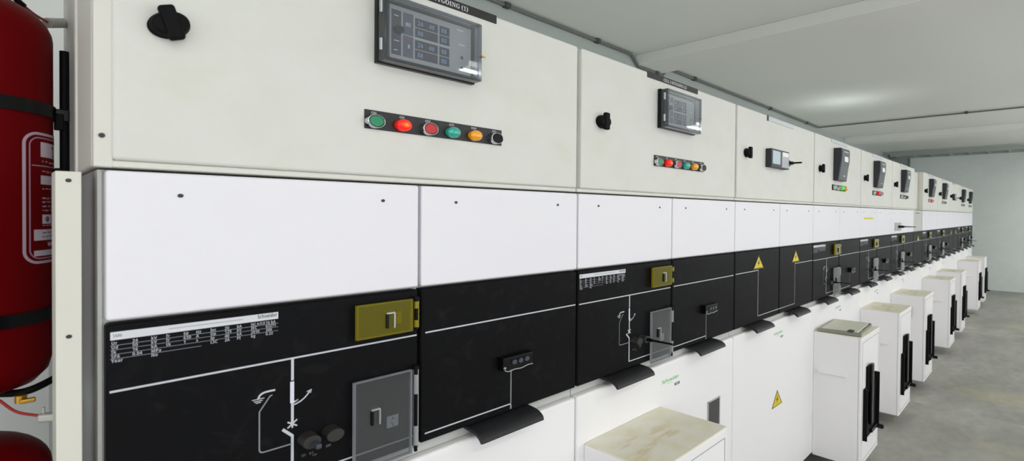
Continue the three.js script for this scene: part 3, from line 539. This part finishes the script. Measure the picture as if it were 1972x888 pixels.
function extinguisher(y0, y1, label, o = {}) {
  const t = thing('fire_extinguisher', label, 'fire extinguisher', null, EX, y0, EZ), h = y1 - y0, r = o.r || ER;
  const p = [[0, 0], [0.45, 0.0], [0.78, 0.014], [0.93, 0.032], [1, 0.062], [1, h - 0.085]];
  for (let k = 1; k <= 9; k++) { const a = (k / 9) * Math.PI / 2; p.push([Math.max(0.2, Math.cos(a)), h - 0.085 + 0.07 * Math.sin(a)]); }
  p.push([0.2, h], [0.16, h + 0.004], [0, h + 0.004]);
  mesh('cylinder', new THREE.LatheGeometry(p.map(([a, b]) => new THREE.Vector2(a * r, b)), 64), M.red, t);
  mesh('valve', o.label ? join([at(cylY(0.02, 0.05, 20), 0, h + 0.025, 0), at(rbox(0.04, 0.02, 0.03, 0.004), 0.012, h + 0.045, 0)]) : join([at(cylY(0.02, 0.018, 20), 0, h + 0.01, 0), at(cylY(0.014, 0.012, 12), 0, h + 0.024, 0)]), M.brass, t);
  if (o.label) {
    const a0 = 0.62, a1 = 2.3, g = new THREE.CylinderGeometry(r + 0.0006, r + 0.0006, 0.228, 40, 1, true, a0 - 0.0, a1 - a0);
    mesh('instruction_label', g, stickerMat, t, 0, 1.5585 - y0, 0);
  }
  const tube = (pts, rad, m, nm) => mesh(nm, new THREE.TubeGeometry(new THREE.CatmullRomCurve3(pts.map(([a, b, c]) => new THREE.Vector3(a - EX, b - y0, c - EZ))), 32, rad, 12), m, t);
  if (o.hoseTop) {
    tube([[-0.03, 1.945, -0.28], [-0.005, 1.932, -0.27], [0.013, 1.909, -0.275], [0.029, 1.896, -0.285]], 0.0048, M.blackMatt, 'hose_sleeve');
    tube([[0.028, 1.897, -0.284], [0.044, 1.895, -0.32], [0.064, 1.9, -0.372]], 0.0024, M.hose, 'hose');
    const a = new THREE.Vector3(0.063, 1.8975, -0.37), b = new THREE.Vector3(0.0975, 1.9185, -0.421);
    const f = mesh('hose_fitting', join([at(cylY(0.0095, 0.042, 14), 0, 0.022, 0), at(cylY(0.0105, 0.009, 6), 0, 0.058, 0), at(cylY(0.006, 0.02, 10), 0, 0.05, 0)]), M.fitting, t);
    f.position.set(a.x - EX, a.y - y0, a.z - EZ); f.quaternion.setFromUnitVectors(new THREE.Vector3(0, 1, 0), b.clone().sub(a).normalize());
  }
  if (o.hoseLow) {
    mesh('drain_plug', join([at(cylY(0.008, 0.012, 16), 0, -0.004, 0), at(rbox(0.02, 0.007, 0.008, 0.002), 0.008, -0.006, 0.012)]), M.brass, t, 0.063, 0.007, 0.093);
    tube([[-0.02, 1.245, -0.21], [-0.004, 1.228, -0.205], [0.016, 1.206, -0.2], [0.045, 1.1945, -0.19]], 0.0022, M.hose, 'hose');
    const f = mesh('hose_fitting', join([at(rbox(0.03, 0.014, 0.014, 0.004), 0.012, 0, 0), at(rbox(0.012, 0.009, 0.01, 0.002), 0.03, 0, 0), at(cylY(0.0022, 0.014, 8), 0.004, 0.01, 0)]), M.fitting, t);
    f.position.set(0.045 - EX, 1.1915 - y0, -0.19 - EZ); f.rotation.y = -0.5;
  }
}
extinguisher(1.222, 1.925, 'upper dark red fire extinguisher cylinder with white bordered label, strapped to a black rail', { label: true, hoseTop: true, hoseLow: true });
extinguisher(0.3, 1.163, 'lower dark red fire extinguisher cylinder, only its rounded top showing under the upper one', { r: 0.107 });
{
  const t = thing('extinguisher_bracket', 'black steel rail with strap bands holding the red fire extinguishers', 'bracket', null, 0.0835, 0, -0.3);
  mesh('rail', join([at(cylY(0.0072, 1.832, 16), 0, 0.916, 0), at(rbox(0.05, 0.008, 0.12, 0.002), 0, 0.004, 0)]), M.blackMatt, t);
  const band = (y, hh, nm, inner = 1.0) => {
    const g = new THREE.LatheGeometry([[ER + 0.001, -hh / 2], [ER + 0.004, -hh / 2], [ER + 0.004, hh / 2], [ER + 0.001, hh / 2], [ER + 0.001, -hh / 2]].map(([a, b]) => new THREE.Vector2(a * inner, b)), 64).translate(EX - 0.0835, 0, 0);
    mesh(nm, join([g, at(rbox(0.022, hh, 0.02, 0.002), -0.004, 0, 0.0)]), M.blackShiny, t, 0, y, 0);
  };
  band(1.7125, 0.022, 'strap'); band(1.356, 0.022, 'strap'); band(0.6, 0.022, 'strap');
  mesh('cradle_arm', new THREE.TubeGeometry(new THREE.CatmullRomCurve3([[-0.12, 0, 0], [-0.07, 0, 0.045], [-0.05, 0.006, 0.065], [-0.02, 0.012, 0.04], [0, 0.016, 0]].map((p) => new THREE.Vector3(...p))), 24, 0.0062, 10), M.blackMatt, t, 0, 1.2235, 0);
  for (const h of [1.7, 1.6]) mesh('rail_clip', rbox(0.014, 0.03, 0.014, 0.002), M.blackMatt, t, -0.008, h, 0.004);
}

// ---------------------------------------------------------------- conduits, cable tray
function pipe(name, pts, clips, label) {
  const path = new THREE.CurvePath(); for (let k = 1; k < pts.length; k++) path.add(new THREE.LineCurve3(new THREE.Vector3(...pts[k - 1]), new THREE.Vector3(...pts[k])));
  const t = thing(name, label, 'conduit', 'grey conduits under the ceiling');
  const seg = []; for (let k = 1; k < pts.length; k++) { const a = new THREE.Vector3(...pts[k - 1]), b = new THREE.Vector3(...pts[k]); const g = new THREE.CylinderGeometry(0.011, 0.011, a.distanceTo(b) + 0.008, 12); g.applyQuaternion(new THREE.Quaternion().setFromUnitVectors(new THREE.Vector3(0, 1, 0), b.clone().sub(a).normalize())); g.translate((a.x + b.x) / 2, (a.y + b.y) / 2, (a.z + b.z) / 2); seg.push(g); }
  mesh('pipe', join(seg), M.conduit, t);
  for (const c of clips) mesh('pipe_clip', rbox(0.05, 0.032, 0.04, 0.006), M.clip, t, ...c);
  return t;
}
const cz = ROOM.z0 + 0.024;
pipe('conduit', [[-2.5, 2.93, cz], [3.93, 2.93, cz], [4.05, 2.848, cz], [4.47, 2.848, cz], [4.56, 2.93, cz], [9.27, 2.93, cz]], [[2.43, 2.93, cz], [3.44, 2.93, cz], [4.35, 2.848, cz], [5.1, 2.93, cz], [7.2, 2.93, cz], [8.7, 2.93, cz]], 'grey conduit along the back wall above the cabinets, dipping under a ceiling beam');
pipe('conduit', [[9.27, 2.93, cz + 0.012], [9.27, 2.93, 3.95]], [[9.27, 2.933, 0.2], [9.27, 2.933, 1.6]], 'thin grey conduit running straight across the ceiling between the two beams');
{
  const t = thing('cable_tray', 'grey galvanised cable tray under the ceiling along the far wall', 'cable tray', null, 14.0, 0, 0);
  const zA = ROOM.z0 + 0.14, zD = ROOM.z0 + 0.07, zB = 3.95, L = zB - zA;
  mesh('side_rail', rbox(0.012, 0.09, L, 0.003), M.ladder, t, 0, 2.878, (zA + zB) / 2);
  mesh('side_rail', rbox(0.012, 0.09, L, 0.003), M.ladder, t, 0.6, 2.878, (zA + zB) / 2);
  for (let k = 0; k < 18; k++) mesh('rung', rbox(0.6, 0.02, 0.04, 0.003), M.ladder, t, 0.3, 2.842, zA + 0.1 + k * 0.3);
  for (const z of [zD + 0.015, zD + 0.315]) mesh('drop_rail', rbox(0.06, 2.85, 0.012, 0.003), M.ladder, t, 0.755, 1.43, z);
  mesh('drop_sheet', box(0.006, 2.85, 0.3), M.ladder, t, 0.76, 1.43, zD + 0.165);
  for (let k = 0; k < 9; k++) mesh('drop_rung', rbox(0.03, 0.03, 0.3, 0.003), M.ladder, t, 0.745, 0.25 + k * 0.3, zD + 0.165);
  mesh('elbow_sheet', box(0.18, 0.006, 0.3), M.ladder, t, 0.68, 2.85, zD + 0.165);
  for (const z of [-0.9, 0.8, 2.5]) mesh('hanger_rod', cylY(0.006, 0.09, 8), M.steel, t, 0.3, 2.905, z);
}

// ---------------------------------------------------------------- unseen lamps over the aisle and behind the cabinets
const softGlow = std({ color: 0xffffff, emissive: LAMP, emissiveIntensity: 1.5, roughness: 0.5 });
const tubeGlow = std({ color: 0xffffff, emissive: LAMP, emissiveIntensity: LAMP_GLOW, roughness: 0.5 });
UNSEEN_LAMPS.forEach(([x, z], k) => {
  const t = thing('unseen_ceiling_light', 'unseen hanging batten light with two bare tubes over the aisle, opposite ' + ['the CELL 1 cabinet', 'the screen meter cabinet', 'the yellow tape strip', 'the beige gap', 'the last cabinet'][k], 'ceiling light', 'unseen hanging lights over the aisle', x, LAMP_H, z);
  mesh('lamp_batten', rbox(1.8, 0.05, 0.05, 0.008), M.lampBody, t, 0, 0, 0);
  for (const s of [-0.06, 0.06]) mesh('lamp_tube', cylY(0.016, 1.7, 16).clone().rotateZ(Math.PI / 2), tubeGlow, t, 0, 0, s);
  for (const s of [-0.87, 0.87]) mesh('tube_holder', rbox(0.03, 0.05, 0.17, 0.006), M.lampBody, t, s, 0, 0);
  for (const s of [-0.6, 0.6]) mesh('suspension_rod', cylY(0.005, ROOM.h - LAMP_H - 0.02, 8), M.steel, t, s, (ROOM.h - LAMP_H) / 2 + 0.01, 0);
  for (const [p, dy] of [[LAMP_DOWN, -1], [LAMP_UP, 1]]) { const l = new THREE.RectAreaLight(LAMP, p * BATTENS[k], 1.7, 0.06); l.position.set(x, LAMP_H + dy * 0.032, z); l.lookAt(x, LAMP_H + dy * 5, z); scene.add(l); }
});
[1.3, 3.3, 5.3, 7.3, 9.3, 11.4].forEach((x, k) => { // unseen uplights behind the control cabinets, placed to brighten the ceiling
  const t = thing('unseen_uplight', 'unseen batten light lying on the cubicle roof behind ' + ['the cabinet beside the fire extinguisher', 'the CELL 2 cabinet', 'the cabinet past the screen meter', 'the beige gap', 'the second cabinet past the beige gap', 'the last but one cabinet'][k], 'lamp', 'unseen uplights behind the control cabinets', x, 1.6, -0.98);
  mesh('lamp_batten', rbox(1.8, 0.05, 0.06, 0.008), M.lampBody, t, 0, 0.025, 0);
  mesh('lamp_tube', cylY(0.016, 1.7, 16).clone().rotateZ(Math.PI / 2), softGlow, t, 0, 0.075, 0);
  for (const e of [-0.87, 0.87]) mesh('tube_holder', rbox(0.03, 0.06, 0.05, 0.006), M.lampBody, t, e, 0.07, 0);
  const l = new THREE.RectAreaLight(LAMP, UNSEEN_BACK_POWER, 1.7, 0.15); l.position.set(x, 1.7, -0.98); l.lookAt(x, 5, -0.98); scene.add(l);
});
{ // unseen lamp behind the control cabinets, placed to make the bright ceiling pool
  const t = thing('unseen_pool_lamp', 'unseen lamp behind the control cabinets throwing a pool of light on the ceiling', 'lamp', null, 7.42, 1.6, -0.78);
  mesh('lamp_foot', cylY(0.12, 0.03, 24), M.lampBody, t, 0, 0.015, 0);
  mesh('lamp_pole', cylY(0.015, 0.5, 12), M.steel, t, 0, 0.27, 0);
  mesh('lamp_shade', new THREE.LatheGeometry([[0.03, 0.5], [0.1, 0.54], [0.12, 0.6], [0.115, 0.6], [0.095, 0.545], [0.0, 0.51]].map(([a, b]) => new THREE.Vector2(a, b)), 32), M.lampBody, t);
  mesh('lamp_disc', cylY(0.09, 0.006, 24), softGlow, t, 0, 0.56, 0);
  const l = new THREE.SpotLight(new THREE.Color(0.93, 1.0, 1.0), UNSEEN_POOL_LAMP, 6, 1.05, 1, 2); l.position.set(7.42, 2.175, -0.78); l.target.position.set(7.42, 3, -0.78); l.castShadow = true; l.shadow.radius = 4; scene.add(l, l.target);
}
renderer.render(scene, camera);
